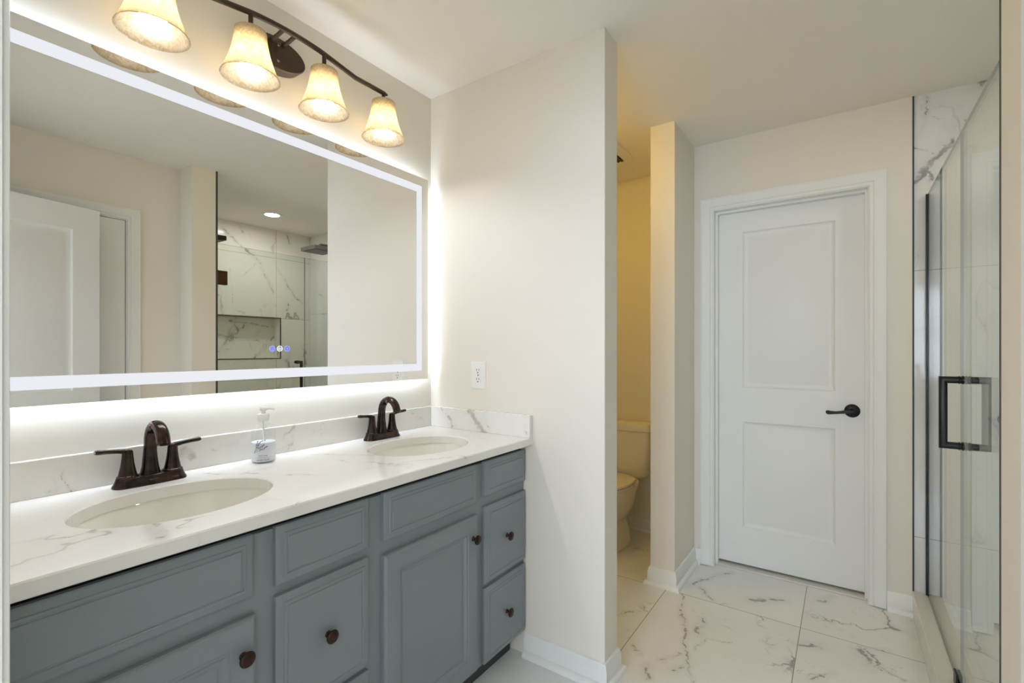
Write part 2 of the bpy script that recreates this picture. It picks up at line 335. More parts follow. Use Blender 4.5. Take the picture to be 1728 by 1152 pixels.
# ------------------------------------------------------------------ the room
YM = 1.615            # mirror wall
XP = 1.639            # partition face
XD = 2.917            # wall of the far door
struct('floor', B(-3.52, 3.34, -1.62, 1.735, -0.06, 0.0), 'floor', 'white marble-look tile floor with grey veins and thin grout lines', 'floor')
struct('ceiling', B(-3.52, 3.34, -1.62, 1.735, H, H+0.06), 'ceiling', 'plain off-white ceiling', 'ceiling')
struct('wall_left', B(-3.52, 3.34, YM, 1.735, 0, H), 'paint', 'cream wall behind the lit mirror and the vanity', 'wall')
struct('wall_partition', B(XP, 1.753, 0.726, YM, 0, H), 'paint', 'cream partition wall at the right end of the vanity, with an outlet', 'wall')
struct('wall_stub', B(2.52, 3.22, 0.726, 0.853, 0, H), 'paint', 'short cream wall between the toilet opening and the white door', 'wall')
struct('wall_alcove', B(3.22, 3.34, 0.726, YM, 0, H), 'paint', 'wall behind the toilet, glowing yellow', 'wall')
bm = bmesh.new()
box(bm, XD, 3.04, 0.622, 0.726, 0, H); box(bm, XD, 3.04, -0.262, -0.098, 0, H); box(bm, XD, 3.04, -0.098, 0.622, 2.055, H)
struct('wall_back', bm, 'paint', 'cream wall around the closed white door', 'wall')
struct('wall_leak_block', B(3.065, 3.10, -0.262, 0.726, 0, H), 'paint', 'added unseen panel blocking light at the gap under the white door', 'wall')  # unseen panel added to keep light from leaking under the far door
bm = bmesh.new()
box(bm, 0.117, 0.292, -0.577, -0.457, 0, H); box(bm, 1.053, 1.335, -0.577, -0.457, 0, H); box(bm, 0.292, 1.053, -0.577, -0.457, 2.052, H)
struct('wall_right', bm, 'paint', 'cream wall opposite the mirror, seen only in the mirror', 'wall')
struct('wall_gap_block', B(0.2, 1.15, -0.62, -0.585, 0, H), 'paint', 'added unseen panel closing off light behind the door seen in the mirror', 'wall')  # unseen panel added so the gaps around this door stay dark
struct('wall_return', B(1.335, 1.478, -1.5, -0.283, 0, H), 'paint', 'cream wall end at the right edge, beside the glass shower door', 'wall')
bm = bmesh.new()
box(bm, 0.0, 0.117, 0.83, YM, 0, H); box(bm, 0.0, 0.117, -1.62, -0.155, 0, H); box(bm, 0.0, 0.117, -0.155, 0.83, 2.07, H)
struct('wall_front', bm, 'paint', 'entry wall at the left edge, holding the doorway', 'wall')
# the adjoining room behind the camera, with an added window so daylight enters
struct('wall_bedroom', B(-3.52, 0.0, -1.74, -1.62, 0, H), 'paint', 'side wall of the room behind the camera', 'wall')
bm = bmesh.new()
box(bm, -3.52, -3.40, -1.62, -0.80, 0, H); box(bm, -3.52, -3.40, 1.10, YM, 0, H); box(bm, -3.52, -3.40, -0.80, 1.10, 0, 0.80); box(bm, -3.52, -3.40, -0.80, 1.10, 2.20, H)
struct('wall_window', bm, 'paint', 'wall of the room behind the camera, around the added window', 'wall')
bm = bmesh.new()
for a in ((-0.80, -0.75, 0.80, 2.20), (1.05, 1.10, 0.80, 2.20), (0.13, 0.17, 0.85, 2.15), (-0.75, 1.05, 0.80, 0.85), (-0.75, 1.05, 2.15, 2.20), (-0.75, 1.05, 1.48, 1.52)):
    box(bm, -3.41, -3.38, *a)
struct('added_window_1', bm, 'white', 'added white framed window in the unseen room behind the camera', 'window')
# doorway lining and casing at the left edge of the picture
bm = bmesh.new()
box(bm, -0.012, 0.117, 0.815, 0.83, 0, 2.055); box(bm, -0.012, 0.117, -0.155, -0.14, 0, 2.055); box(bm, -0.012, 0.117, -0.155, 0.83, 2.055, 2.07)
struct('trim_1', bm, 'white', 'white jamb of the entry doorway at the left edge', 'door jamb')
def casing_prof(w=0.066):   # (across from the opening outwards, thickness)
    return [(0.0, 0.0), (0.0, 0.009), (0.004, 0.011), (0.012, 0.0115), (0.016, 0.009), (0.020, 0.0125), (0.036, 0.0145), (w-0.014, 0.0165), (w-0.006, 0.0175), (w, 0.016), (w, 0.0)]
bm = bmesh.new()
sweep(bm, [(0.819, 0.004), (0.819, 2.06), (-0.145, 2.06), (-0.145, 0.004)], [(-o, h) for o, h in casing_prof()], lambda a, b, h: Vector((0.117+h*0.7, a, b)))
struct('trim_2', bm, 'white', 'white casing around the entry doorway, its edge at the far left', 'door casing', smooth=30)

# shower walls
bm = bmesh.new()
nx0, nx1, nz0, nz1 = 1.86, 2.60, 1.165, 1.56
box(bm, 1.335, nx0, -1.62, -1.5, 0, H); box(bm, nx1, 3.04, -1.62, -1.5, 0, H); box(bm, nx0, nx1, -1.62, -1.5, 0, nz0); box(bm, nx0, nx1, -1.62, -1.5, nz1, H)
struct('wall_shower', bm, 'tile_back', 'marble-tiled back wall of the shower, seen in the mirror', 'wall')
struct('wall_niche', B(nx0-0.01, nx1+0.01, -1.635, -1.62, nz0-0.01, nz1+0.01), 'tile_niche', 'veined marble back of the shower niche', 'wall')
bm = bmesh.new()
w = 0.009
for a in ((nx0-w, nx1+w, nz0-w, nz0), (nx0-w, nx1+w, nz1, nz1+w), (nx0-w, nx0, nz0, nz1), (nx1, nx1+w, nz0, nz1)):
    box(bm, a[0], a[1], -1.505, -1.497, a[2], a[3])
struct('trim_3', bm, 'black', 'thin black edge trim around the shower niche', 'trim')
struct('wall_shower_end', B(2.925, 3.04, -1.5, -0.262, 0, H), 'tile_end', 'marble-tiled end wall of the shower beside the white door', 'wall')
struct('wall_shower_near', B(1.478, 1.49, -1.5, -0.285, 0, H), 'tile_end', 'marble-tiled near wall of the shower', 'wall')
struct('trim_4', B(XD-0.001, 2.926, -0.268, -0.2615, 0.115, H), 'kick', 'thin dark edge strip where the shower tile meets the cream wall', 'trim')
struct('trim_5', B(1.4785, 1.4905, -0.285, -0.2822, 0.115, H), 'kick', 'thin dark edge strip on the wall end beside the shower door', 'trim')
struct('floor_shower', B(1.49, 2.925, -1.5, -0.40, 0.0, 0.02), 'tile_niche', 'tiled shower floor behind the glass', 'floor')
struct('trim_6', B(1.49, 2.925, -0.40, -0.262, 0.0, 0.115, bev=0.003), 'sill', 'pale stone curb under the shower glass', 'shower curb')

# baseboards
bp = [(0, 0), (0.030, 0), (0.030, 0.008), (0.027, 0.016), (0.020, 0.022), (0.013, 0.024), (0.013, 0.066), (0.010, 0.072), (0.010, 0.080), (0.006, 0.090), (0.0, 0.092)]
flo = lambda a, b, h: Vector((a, b, h))
def base(name, path, label):
    bm = bmesh.new(); sweep(bm, path, bp, flo); struct(name, bm, 'white', label, 'baseboard', smooth=30)
base('baseboard_partition', [(XP, 1.075), (XP, 0.726), (1.753, 0.726), (1.753, YM)][::-1], 'white baseboard wrapping the partition wall end')
base('baseboard_stub', [(XD, 0.726), (2.52, 0.726), (2.52, 0.853), (3.22, 0.853), (3.22, YM)], 'white baseboard wrapping the short wall and running behind the toilet')
base('baseboard_back', [(XD, 0.687), (XD, 0.726)], 'short white baseboard left of the white door')
base('baseboard_right', [(XD, -0.262), (XD, -0.166)], 'short white baseboard between the white door and the shower curb')
base('baseboard_opposite', [(1.115, -0.457), (1.335, -0.457), (1.335, -0.283), (1.478, -0.283)], 'white baseboard below the wall opposite the mirror')

# ------------------------------------------------------------------ panelled doors
dprof = [(0, 0), (0.004, -0.006), (0.012, -0.011), (0.022, -0.0125), (0.030, -0.0115), (0.052, -0.003)]
def door_slab(bm, w, h, t, panels, fn, back=True):
    us = sorted({0, w} | {p[0] for p in panels} | {p[1] for p in panels}); vs = sorted({0, h} | {p[2] for p in panels} | {p[3] for p in panels})
    for side in (0, 1):
        s = 1 if side == 0 else -1; z0 = 0 if side == 0 else -t
        for u0, u1 in zip(us, us[1:]):
            for v0, v1 in zip(vs, vs[1:]):
                if any(p[0] <= u0 and u1 <= p[1] and p[2] <= v0 and v1 <= p[3] for p in panels):
                    rects(bm, u0, u1, v0, v1, [(i, z0 + s*d) for i, d in dprof], fn)
                else:
                    bm.faces.new([bm.verts.new(fn(*q, z0)) for q in ((u0, v0), (u1, v0), (u1, v1), (u0, v1))])
    for a, b in (((0, 0), (w, 0)), ((w, 0), (w, h)), ((w, h), (0, h)), ((0, h), (0, 0))):
        bm.faces.new([bm.verts.new(fn(a[0], a[1], 0)), bm.verts.new(fn(b[0], b[1], 0)), bm.verts.new(fn(b[0], b[1], -t)), bm.verts.new(fn(a[0], a[1], -t))])
    bmesh.ops.remove_doubles(bm, verts=bm.verts, dist=1e-5)
def lever(parent, fn, u, v, du, label=None):
    """rosette and curved lever; du = +1 or -1 is the way the lever points"""
    bm = bmesh.new(); seg = 36
    rings = []
    for r, d in ((0.034, 0.0), (0.034, 0.004), (0.031, 0.008), (0.024, 0.011), (0.0135, 0.013), (0.0115, 0.030), (0.0115, 0.050), (0.008, 0.053)):
        rings.append([fn(u + r*math.cos(2*PI*i/seg), v + r*math.sin(2*PI*i/seg), d) for i in range(seg)])
    loft(bm, rings)
    r = part('rosette', bm, 'black', parent, smooth=True)
    bm = bmesh.new(); rings = []
    for t, dv, w2, h2 in ((-0.010, 0.0, .008, .009), (0.0, 0.0, .010, .011), (0.02, -0.001, .008, .0095), (0.045, -0.006, .0065, .0075), (0.070, -0.010, .006, .007), (0.092, -0.011, .006, .009), (0.104, -0.010, .006, .0105), (0.112, -0.009, .004, .006)):
        rings.append([fn(u + du*t, v + dv + h2*math.sin(2*PI*i/16), 0.046 + w2*math.cos(2*PI*i/16)) for i in range(16)])
    loft(bm, rings)
    part('lever', bm, 'black', r, smooth=60)
# the far door (faces -X); u runs along -Y from its left edge
d1 = struct_root('door_1', 'closed white two-panel door with a black lever handle', 'door', (3.0, 0.613, 0.021))
f1 = lambda u, v, w: Vector((-w, -u, v))
bm = bmesh.new(); DW, DH = 0.701, 2.022
door_slab(bm, DW, DH, 0.035, [(0.133, 0.573, 1.01, 1.902), (0.133, 0.573, 0.21, 0.816)], f1)
part('slab', bm, 'white', d1, smooth=30)
lever(d1, f1, 0.645, 0.915, -1)
bm = bmesh.new()
box(bm, XD-0.002, 3.055, 0.613+0.004, 0.622, 0.0, 2.055); box(bm, XD-0.002, 3.055, -0.098, -0.093, 0.0, 2.055); box(bm, XD-0.002, 3.055, -0.093, 0.617, 2.047, 2.055)
box(bm, 2.962, 2.998, 0.606, 0.617, 0, 2.047); box(bm, 2.962, 2.998, -0.093, -0.083, 0, 2.047); box(bm, 2.962, 2.998, -0.083, 0.606, 2.036, 2.047)
struct('trim_7', bm, 'white', 'white jamb and stop around the far white door', 'door jamb')
bm = bmesh.new()
sweep(bm, [(-0.099, 0.006), (-0.099, 2.052), (0.621, 2.052), (0.621, 0.006)], casing_prof(), lambda a, b, h: Vector((XD-h, a, b)))
struct('trim_8', bm, 'white', 'white moulded casing around the far door', 'door casing', smooth=30)
struct('trim_9', B(2.955, 3.05, -0.093, 0.617, 0.0, 0.009, bev=0.003), 'sill', 'pale stone threshold under the far white door', 'threshold')
# closed door opposite, seen in the mirror (faces +Y)
d2 = struct_root('door_2', 'closed white door in the wall opposite, seen in the mirror behind the open door', 'door', (0.305, -0.462, 0.012))
f2 = lambda u, v, w: Vector((u, w, v))
bm = bmesh.new(); door_slab(bm, 0.735, 2.028, 0.035, [(0.12, 0.615, 1.01, 1.9), (0.12, 0.615, 0.21, 0.81)], f2)
part('slab', bm, 'white', d2, smooth=30); lever(d2, f2, 0.06, 0.915, 1)
bm = bmesh.new()
box(bm, 0.292, 0.302, -0.58, -0.455, 0.0, 2.052); box(bm, 1.043, 1.053, -0.58, -0.455, 0.0, 2.052); box(bm, 0.302, 1.043, -0.58, -0.455, 2.043, 2.052)
struct('trim_10', bm, 'white', 'white jamb of the door opposite the mirror', 'door jamb')
bm = bmesh.new()
sweep(bm, [(0.298, 0.006), (0.298, 2.048), (1.047, 2.048), (1.047, 0.006)], casing_prof(), lambda a, b, h: Vector((a, -0.457+h, b)))
struct('trim_11', bm, 'white', 'white moulded casing of the door opposite the mirror', 'door casing', smooth=30)
# open entry door leaf, seen in the mirror
ang = math.atan2(-0.173, 0.752)
d3 = struct_root('door_3', 'open white entry door, its leaf seen at the left of the mirror', 'door', (0.135, -0.165, 0.012), ang)
bm = bmesh.new(); door_slab(bm, 0.772, 2.028, 0.035, [(0.125, 0.647, 1.01, 1.9), (0.125, 0.647, 0.21, 0.81)], f2)
part('slab', bm, 'white', d3, smooth=30); lever(d3, f2, 0.712, 0.905, -1)

# ------------------------------------------------------------------ vanity
VX0, VX1 = 0.118, 1.637
van = thing('vanity_cabinet', 'long blue-grey bathroom vanity with drawers, doors and dark round knobs', 'vanity cabinet', (0.88, 1.34, 0))
off = Vector((0.88, 1.34, 0))
def loc_fn(f): return lambda *a: f(*a) - off
def vbox(bm, x0, x1, y0, y1, z0, z1, bev=0.0): box(bm, x0-off.x, x1-off.x, y0-off.y, y1-off.y, z0, z1, bev)
FYF, FYB = 1.085, 1.10      # face-frame front and back
bm = bmesh.new()
vbox(bm, VX0, VX1, FYB, YM-0.002, 0.10, 0.14); vbox(bm, VX0+0.016, VX1-0.016, FYB, FYB+0.012, 0.14, 0.86); vbox(bm, VX0, VX0+0.016, FYB, YM-0.002, 0.14, 0.85); vbox(bm, VX1-0.016, VX1, FYB, YM-0.002, 0.14, 0.85)
vbox(bm, VX0+0.016, VX1-0.016, YM-0.012, YM-0.002, 0.14, 0.85)
part('carcass', bm, 'dark', van)  # front filler coloured dark in place of the shaded interior behind the gap
bm = bmesh.new()
vbox(bm, VX0, VX1, FYF, FYB, 0.10, 0.836)
part('face_frame', bm, 'cab', van)
bm = bmesh.new(); vbox(bm, VX0, VX1-0.012, 1.145, 1.16, 0.0, 0.10)
part('toe_kick', bm, 'kick', van)
fv = lambda u, v, w: Vector((u-off.x, FYF-w-off.y, v))
p_drawer = [(0, 0), (0, 0.012), (0.004, 0.0145), (0.016, 0.0175), (0.0175, 0.0195), (0.022, 0.0205), (0.0235, 0.0185), (0.0265, 0.0185), (0.028, 0.0205)]
p_door = [(0, 0), (0, 0.013), (0.003, 0.017), (0.007, 0.0195), (0.052, 0.0195), (0.055, 0.0165), (0.060, 0.0165), (0.068, 0.010), (0.074, 0.0095), (0.078, 0.0115)]
def knob(parent, x, z, y=FYF-0.02):
    bm = bmesh.new()
    mt = Matrix.Translation(Vector((x, y+0.001, z)) - off) @ Matrix.Rotation(PI/2, 4, 'X')
    lathe(bm, [(0.0085, 0), (0.0085, 0.002), (0.006, 0.004), (0.0048, 0.010), (0.006, 0.0145), (0.012, 0.0165), (0.0165, 0.0195), (0.0168, 0.022), (0.0150, 0.0245), (0.0125, 0.0252), (0.0115, 0.0244), (0.005, 0.0262), (0.0005, 0.0266)], mt, 36, True, True)
    part('knob', bm, 'knob', parent, smooth=50, label='dark bronze round knob')
def front(name, x0, x1, z0, z1, prof, kn=None):
    bm = bmesh.new(); rects(bm, x0, x1, z0, z1, prof, fv)
    o = part(name, bm, 'cab', van, smooth=20)
    if kn: knob(o, *kn)
    return o
front('false_front', 0.122, 0.536, 0.706, 0.842, p_drawer)
front('door', 0.122, 0.541, 0.112, 0.664, p_door, (0.512, 0.588))
front('false_front', 0.588, 0.848, 0.706, 0.842, p_drawer)
front('drawer', 0.588, 0.848, 0.385, 0.680, p_drawer, (0.718, 0.535))
front('drawer', 0.588, 0.848, 0.112, 0.371, p_drawer, (0.718, 0.24))
front('false_front', 0.901, 1.312, 0.706, 0.842, p_drawer)
front('door', 0.901, 1.318, 0.112, 0.664, p_door, (1.290, 0.588))
front('false_front', 1.362, 1.628, 0.716, 0.842, p_drawer)
front('drawer', 1.362, 1.628, 0.397, 0.676, p_drawer, (1.492, 0.537))
front('drawer', 1.362, 1.628, 0.105, 0.380, p_drawer, (1.492, 0.245))

# countertop with two undermount basins
CT, CB, CY0 = 0.892, 0.862, 1.040
SA, SB = 0.205, 0.158
SINKS = [(0.485, 1.306), (1.270, 1.307)]
ctop = thing('countertop', 'white veined quartz countertop with two oval sink cut-outs', 'countertop', (0.88, 1.32, CB))
coff = Vector((0.88, 1.32, CB))
bm = bmesh.new()
X0, X1, Y0, Y1 = 0.118, XP-0.001, CY0, YM-0.001
def quad(*ps): bm.faces.new([bm.verts.new(Vector(p)-coff) for p in ps])
e = 0.003
cells = []
x = X0
for sx, sy in SINKS:
    cells.append((x, sx-0.23, None)); cells.append((sx-0.23, sx+0.23, (sx, sy))); x = sx+0.23
cells.append((x, X1, None))
for a, b, s in cells:
    if s is None:
        for z in (CT, CB): quad((a, Y0+e, z), (b, Y0+e, z), (b, Y1, z), (a, Y1, z))
    else:
        an = {2*PI*i/96 for i in range(96)}
        for cx in (a, b):
            for cy in (Y0+e, Y1): an.add(math.atan2(cy-s[1], cx-s[0]) % (2*PI))
        an = sorted(an)
        def outer(t):
            c, sn = math.cos(t), math.sin(t)
            k = min(((b-s[0])/c if c > 1e-9 else (a-s[0])/c if c < -1e-9 else 9e9), ((Y1-s[1])/sn if sn > 1e-9 else (Y0+e-s[1])/sn if sn < -1e-9 else 9e9))
            return s[0]+k*c, s[1]+k*sn
        def inner(t, g=0.0):
            r = 1/math.sqrt((math.cos(t)/(SA+g))**2 + (math.sin(t)/(SB+g))**2)
            return s[0]+r*math.cos(t), s[1]+r*math.sin(t)
        for t0, t1 in zip(an, an[1:] + [an[0]+2*PI]):
            o0, o1, i0, i1, j0, j1 = outer(t0), outer(t1), inner(t0, .0025), inner(t1, .0025), inner(t0), inner(t1)
            quad((*o0, CT), (*o1, CT), (*i1, CT), (*i0, CT)); quad((*i0, CT), (*i1, CT), (*j1, CT-0.0025), (*j0, CT-0.0025))
            quad((*j0, CT-0.0025), (*j1, CT-0.0025), (*j1, CB), (*j0, CB)); quad((*o0, CB), (*o1, CB), (*j1, CB), (*j0, CB))
quad((X0, Y0+e, CT), (X1, Y0+e, CT), (X1, Y0, CT-e), (X0, Y0, CT-e)); quad((X0, Y0, CT-e), (X1, Y0, CT-e), (X1, Y0, CB+e), (X0, Y0, CB+e)); quad((X0, Y0, CB+e), (X1, Y0, CB+e), (X1, Y0+e, CB), (X0, Y0+e, CB))
for xx in (X0, X1): quad((xx, Y0+e, CB), (xx, Y1, CB), (xx, Y1, CT), (xx, Y0+e, CT))
quad((X0, Y1, CB), (X1, Y1, CB), (X1, Y1, CT), (X0, Y1, CT))
bmesh.ops.remove_doubles(bm, verts=bm.verts, dist=2e-5)
part('slab', bm, 'quartz', ctop)
tag(solo('backsplash', B(X0, X1, YM-0.021, YM-0.001, CT, 0.984, bev=0.0015), 'quartz'), 'long low veined quartz backsplash along the mirror wall', 'backsplash')
tag(solo('side_splash', B(XP-0.021, XP-0.001, CY0+0.002, YM-0.0215, CT, 0.984, bev=0.0015), 'quartz'), 'short veined quartz side splash on the partition under the outlet', 'backsplash')

def make_sink(label, cx, cy):
    r = thing('sink', label, 'sink', (cx, cy, CB-0.155), 0, 'undermount sinks')
    bm = bmesh.new(); seg = 72; rings = []
    prof = [(SA+0.022, SB+0.022, 0.1545), (SA+0.004, SB+0.004, 0.1545), (SA+0.001, SB+0.001, 0.148), (SA-0.006, SB-0.006, 0.125), (SA-0.018, SB-0.016, 0.085), (SA-0.040, SB-0.034, 0.047), (SA-0.078, SB-0.062, 0.022), (SA-0.125, SB-0.095, 0.011), (0.022, 0.022, 0.005)]
    for a, b, z in prof: rings.append([Vector((a*math.cos(2*PI*i/seg), b*math.sin(2*PI*i/seg), z)) for i in range(seg)])
    under = [(0.022, 0.022, 0.0), (SA-0.120, SB-0.09, 0.002), (SA-0.07, SB-0.055, 0.012), (SA-0.03, SB-0.025, 0.04), (SA-0.006, SB-0.005, 0.085), (SA+0.008, SB+0.008, 0.135), (SA+0.022, SB+0.022, 0.148)]
    for a, b, z in under: rings.append([Vector((a*math.cos(2*PI*i/seg), b*math.sin(2*PI*i/seg), z)) for i in range(seg)])
    rings.append(rings[0]); loft(bm, rings, False, False)
    bmesh.ops.remove_doubles(bm, verts=bm.verts, dist=1e-6)
    part('basin', bm, 'porcelain', r, smooth=45)
    bm = bmesh.new(); lathe(bm, [(0.0215, 0.0), (0.0215, 0.0065), (0.018, 0.0075), (0.0165, 0.005), (0.014, 0.005), (0.013, 0.009), (0.002, 0.0105)], None, 32, True, True)
    part('drain', bm, 'bronze', r, smooth=True)
    return r
make_sink('white oval undermount sink in front of the left faucet', *SINKS[0])
make_sink('white oval undermount sink in front of the right faucet, nearer the outlet wall', *SINKS[1])

# faucets
def make_faucet(label, x, y):
    r = thing('faucet', label, 'faucet', (x, y, CT), 0, 'bronze two-handle faucets')
    def stadium(a, b, z, n=48):      # half-lengths
        out = []
        for i in range(n):
            t = 2*PI*i/n; c, s = math.cos(t), math.sin(t)
            out.append(Vector(((a-b)*math.copysign(min(1, abs(c)*2.2), c) + b*c, b*s, z)))
        return out
    bm = bmesh.new()
    loft(bm, [stadium(0.084, 0.030, 0), stadium(0.084, 0.030, 0.004), stadium(0.080, 0.0275, 0.010), stadium(0.0765, 0.0245, 0.019), stadium(0.0755, 0.0235, 0.024), stadium(0.073, 0.021, 0.0255)])
    bp_ = part('base_plate', bm, 'bronze', r, smooth=40)
    bm = bmesh.new(); rnd = random.Random(4); xx = -0.011   # small raised maker's mark on the plate
    for i in range(6):
        wl = 0.0022 + rnd.random()*0.0012; hl = 0.0032 if i in (0, 3) else 0.0022
        box(bm, xx, xx+wl, -0.0276, -0.0255, 0.0125, 0.0125+hl); xx += wl+0.001
    part('maker_mark', bm, 'fixture', bp_)
    for s in (-1, 1):
        bm = bmesh.new()
        lathe(bm, [(0.0232, 0.0245), (0.0240, 0.0265), (0.0232, 0.0285), (0.0205, 0.0300), (0.0190, 0.036), (0.0165, 0.048), (0.0142, 0.062), (0.0128, 0.075), (0.0122, 0.084), (0.0118, 0.0905), (0.0095, 0.0955), (0.003, 0.0975)], Matrix.Translation((s*0.0508, 0, 0)), 32, True, True)
        h = part('handle', bm, 'bronze', r, smooth=45)
        bm = bmesh.new()
        pts = [(s*(0.0508+d), yy, z) for d, yy, z in ((-0.004, 0, 0.084), (0.000, 0, 0.0895), (0.007, -0.001, 0.0935), (0.022, -0.002, 0.0962), (0.044, -0.004, 0.0985), (0.062, -0.005, 0.1000), (0.068, -0.005, 0.1004))]
        tube(bm, pts, [(0.0105, 0.0085), (0.0108, 0.0085), (0.0092, 0.0070), (0.0076, 0.0060), (0.0068, 0.0056), (0.0072, 0.0062), (0.0060, 0.0052)], 18)
        part('lever', bm, 'bronze', h, smooth=50)
    bm = bmesh.new()
    path = []; rad = []
    for z, yy, a, b in ((0.0245, 0.004, .0235, .0200), (0.030, 0.004, .0215, .0190), (0.045, 0.004, .0185, .0170), (0.065, 0.005, .0165, .0150), (0.085, 0.005, .0150, .0135), (0.105, 0.003, .0142, .0128)):
        path.append((0, yy, z)); rad.append((a, b))
    for i in range(1, 13):
        t = PI*0.90*i/12
        path.append((0, 0.003 - 0.045*(1-math.cos(t)), 0.108 + 0.050*math.sin(t))); k = i/12
        rad.append((0.0142+0.0012*k, 0.0126-0.0004*k))
    path.append((0, path[-1][1]-0.0045, path[-1][2]-0.012)); rad.append((0.0152, 0.0122))
    tube(bm, path, rad, 24, flat=0.8, up=Vector((0, 1, 0.001)))
    sp = part('spout', bm, 'bronze', r, smooth=50)
    bm = bmesh.new(); lathe(bm, [(0.0095, 0.0), (0.0095, -0.003), (0.007, -0.003)], Matrix.Translation((0, path[-1][1], path[-1][2]+0.001)), 24, True, True)
    part('aerator', bm, 'black', sp)
    return r
make_faucet('oil-rubbed bronze two-handle faucet behind the left sink', 0.497, 1.535)
make_faucet('oil-rubbed bronze two-handle faucet behind the right sink, near the partition corner', 1.282, 1.535)

# soap bottle
sb = thing('soap_bottle', 'clear pump bottle of white hand soap with a violet lavender print', 'soap bottle', (0.797, 1.527, CT), -0.95)
BR = 0.0365
bm = bmesh.new()
lathe(bm, [(0.028, 0.0), (0.034, 0.0015), (BR, 0.006), (BR, 0.088), (0.0355, 0.100), (0.031, 0.113), (0.022, 0.122), (0.0155, 0.126), (0.0145, 0.134), (0.0128, 0.134)], None, 48, True, False)
part('bottle_body', bm, 'bottle', sb, smooth=50)
bm = bmesh.new(); lathe(bm, [(0.026, 0.003), (0.0325, 0.004), (BR-0.0015, 0.008), (BR-0.0015, 0.064), (0.0015, 0.0645)], None, 48, True, True)
part('liquid_soap', bm, 'soap', sb, smooth=50, label='milky white soap filling the lower half')
bm = bmesh.new()
lathe(bm, [(0.0170, 0.132), (0.0178, 0.134), (0.0178, 0.150), (0.0160, 0.1525), (0.0060, 0.153), (0.0055, 0.165)], None, 36, True, False)
pump = part('pump_collar', bm, 'plastic', sb, smooth=40)
bm = bmesh.new(); lathe(bm, [(0.0085, 0.162), (0.0105, 0.164), (0.0105, 0.172), (0.0085, 0.1745), (0.001, 0.175)], None, 30, True, True)
tube(bm, [(0.004, 0, 0.1695), (0.02, 0, 0.1700), (0.032, 0, 0.1680), (0.037, 0, 0.1655)], [(0.0055, 0.0045), (0.005, 0.004), (0.0042, 0.0034), (0.0036, 0.003)], 14)
part('pump_head', bm, 'plastic', pump, smooth=45)
bm = bmesh.new(); tube(bm, [(0, 0, 0.132), (0.001, 0, 0.09), (0.006, 0, 0.045), (0.010, 0.0, 0.014)], 0.0032, 10)
part('dip_tube', bm, 'plastic', pump, smooth=True)
rnd = random.Random(11)
def on_body(t, z, o=0.0006):   # t: arc length along the label, 0 = its middle, facing the room
    a = -PI/2 + 0.38 + t/BR
    return Vector(((BR+o)*math.cos(a), (BR+o)*math.sin(a), z))
bm = bmesh.new()
def blob(t, z, lt, lz, ang):
    n = 8; ps = []
    for i in range(n):
        an = 2*PI*i/n; px, pz = lt*math.cos(an), lz*math.sin(an)
        ps.append(bm.verts.new(on_body(t + px*math.cos(ang)-pz*math.sin(ang), z + px*math.sin(ang)+pz*math.cos(ang))))
    bm.faces.new(ps)
for (t0, z0, t1, z1) in ((-0.024, 0.034, -0.012, 0.071), (-0.024, 0.034, -0.001, 0.074), (-0.024, 0.036, 0.005, 0.060), (-0.024, 0.034, 0.014, 0.052)):
    an = math.atan2(z1-z0, t1-t0); L = math.hypot(t1-t0, z1-z0)
    for i in range(16):
        f = i/15; blob(t0+(t1-t0)*f, z0+(z1-z0)*f, L/28, 0.00035, an)
    for i in range(13):
        f = 0.45+0.55*i/12; side = rnd.choice((-1, 1))
        blob(t0+(t1-t0)*f + side*0.0016*math.sin(an), z0+(z1-z0)*f - side*0.0016*math.cos(an), 0.0014, 0.0008, an+side*0.6)
part('lavender_print', bm, 'print', sb, label='violet lavender sprigs printed on the bottle')
def print_line(txt, size, z, mat, t=0.002):
    cu = bpy.data.curves.new('line', 'FONT'); cu.body = txt; cu.size = size; cu.align_x = 'CENTER'; cu.resolution_u = 2
    ob = bpy.data.objects.new('line', cu); COL.objects.link(ob)
    dg = bpy.context.evaluated_depsgraph_get(); me = bpy.data.meshes.new_from_object(ob.evaluated_get(dg))
    bpy.data.objects.remove(ob)
    for v in me.vertices: v.co = on_body(v.co.x+t, z+v.co.y, 0.0007)
    me.materials.append(M[mat]); o = bpy.data.objects.new('printed_text', me); COL.objects.link(o); o.parent = sb
print_line('hand soap', 0.0062, 0.0235, 'print'); print_line('lavender hand soap', 0.0042, 0.0175, 'ink'); print_line('HAND SOAP', 0.0066, 0.0095, 'ink')

# ------------------------------------------------------------------ lit mirror
MX0, MX1, MZ0, MZ1, MYF = 0.122, 1.585, 1.115, 2.032, 1.580
mr = thing('mirror', 'wide frameless mirror with a glowing light band and halo above the vanity', 'mirror', ((MX0+MX1)/2, MYF, MZ0))
mo = Vector(((MX0+MX1)/2, MYF, MZ0)); W2, MH = (MX1-MX0)/2, MZ1-MZ0
bm = bmesh.new(); box(bm, -W2, W2, 0, 0.005, 0, MH)
part('mirror_glass', bm, 'mirror', mr)
bm = bmesh.new(); box(bm, -W2+0.030, W2-0.030, 0.005, YM-MYF-0.003, 0.030, MH-0.030)
ch = part('chassis', bm, 'plastic', mr)
bm = bmesh.new(); q = 0.004
for a in ((-W2+0.026, -W2+0.030, 0.026, MH-0.026), (W2-0.030, W2-0.026, 0.026, MH-0.026), (-W2+0.030, W2-0.030, 0.026, 0.030), (-W2+0.030, W2-0.030, MH-0.030, MH-0.026)):
    box(bm, a[0], a[1], 0.010, 0.024, a[2], a[3])
part('backlight_strip', bm, 'led_back', ch, label='hidden white light strip behind the mirror edge')
bm = bmesh.new(); a, b = 0.039, 0.071
box(bm, -W2+a, W2-a, -0.0006, 0.0005, a, b); box(bm, -W2+a, W2-a, -0.0006, 0.0005, MH-b, MH-a)
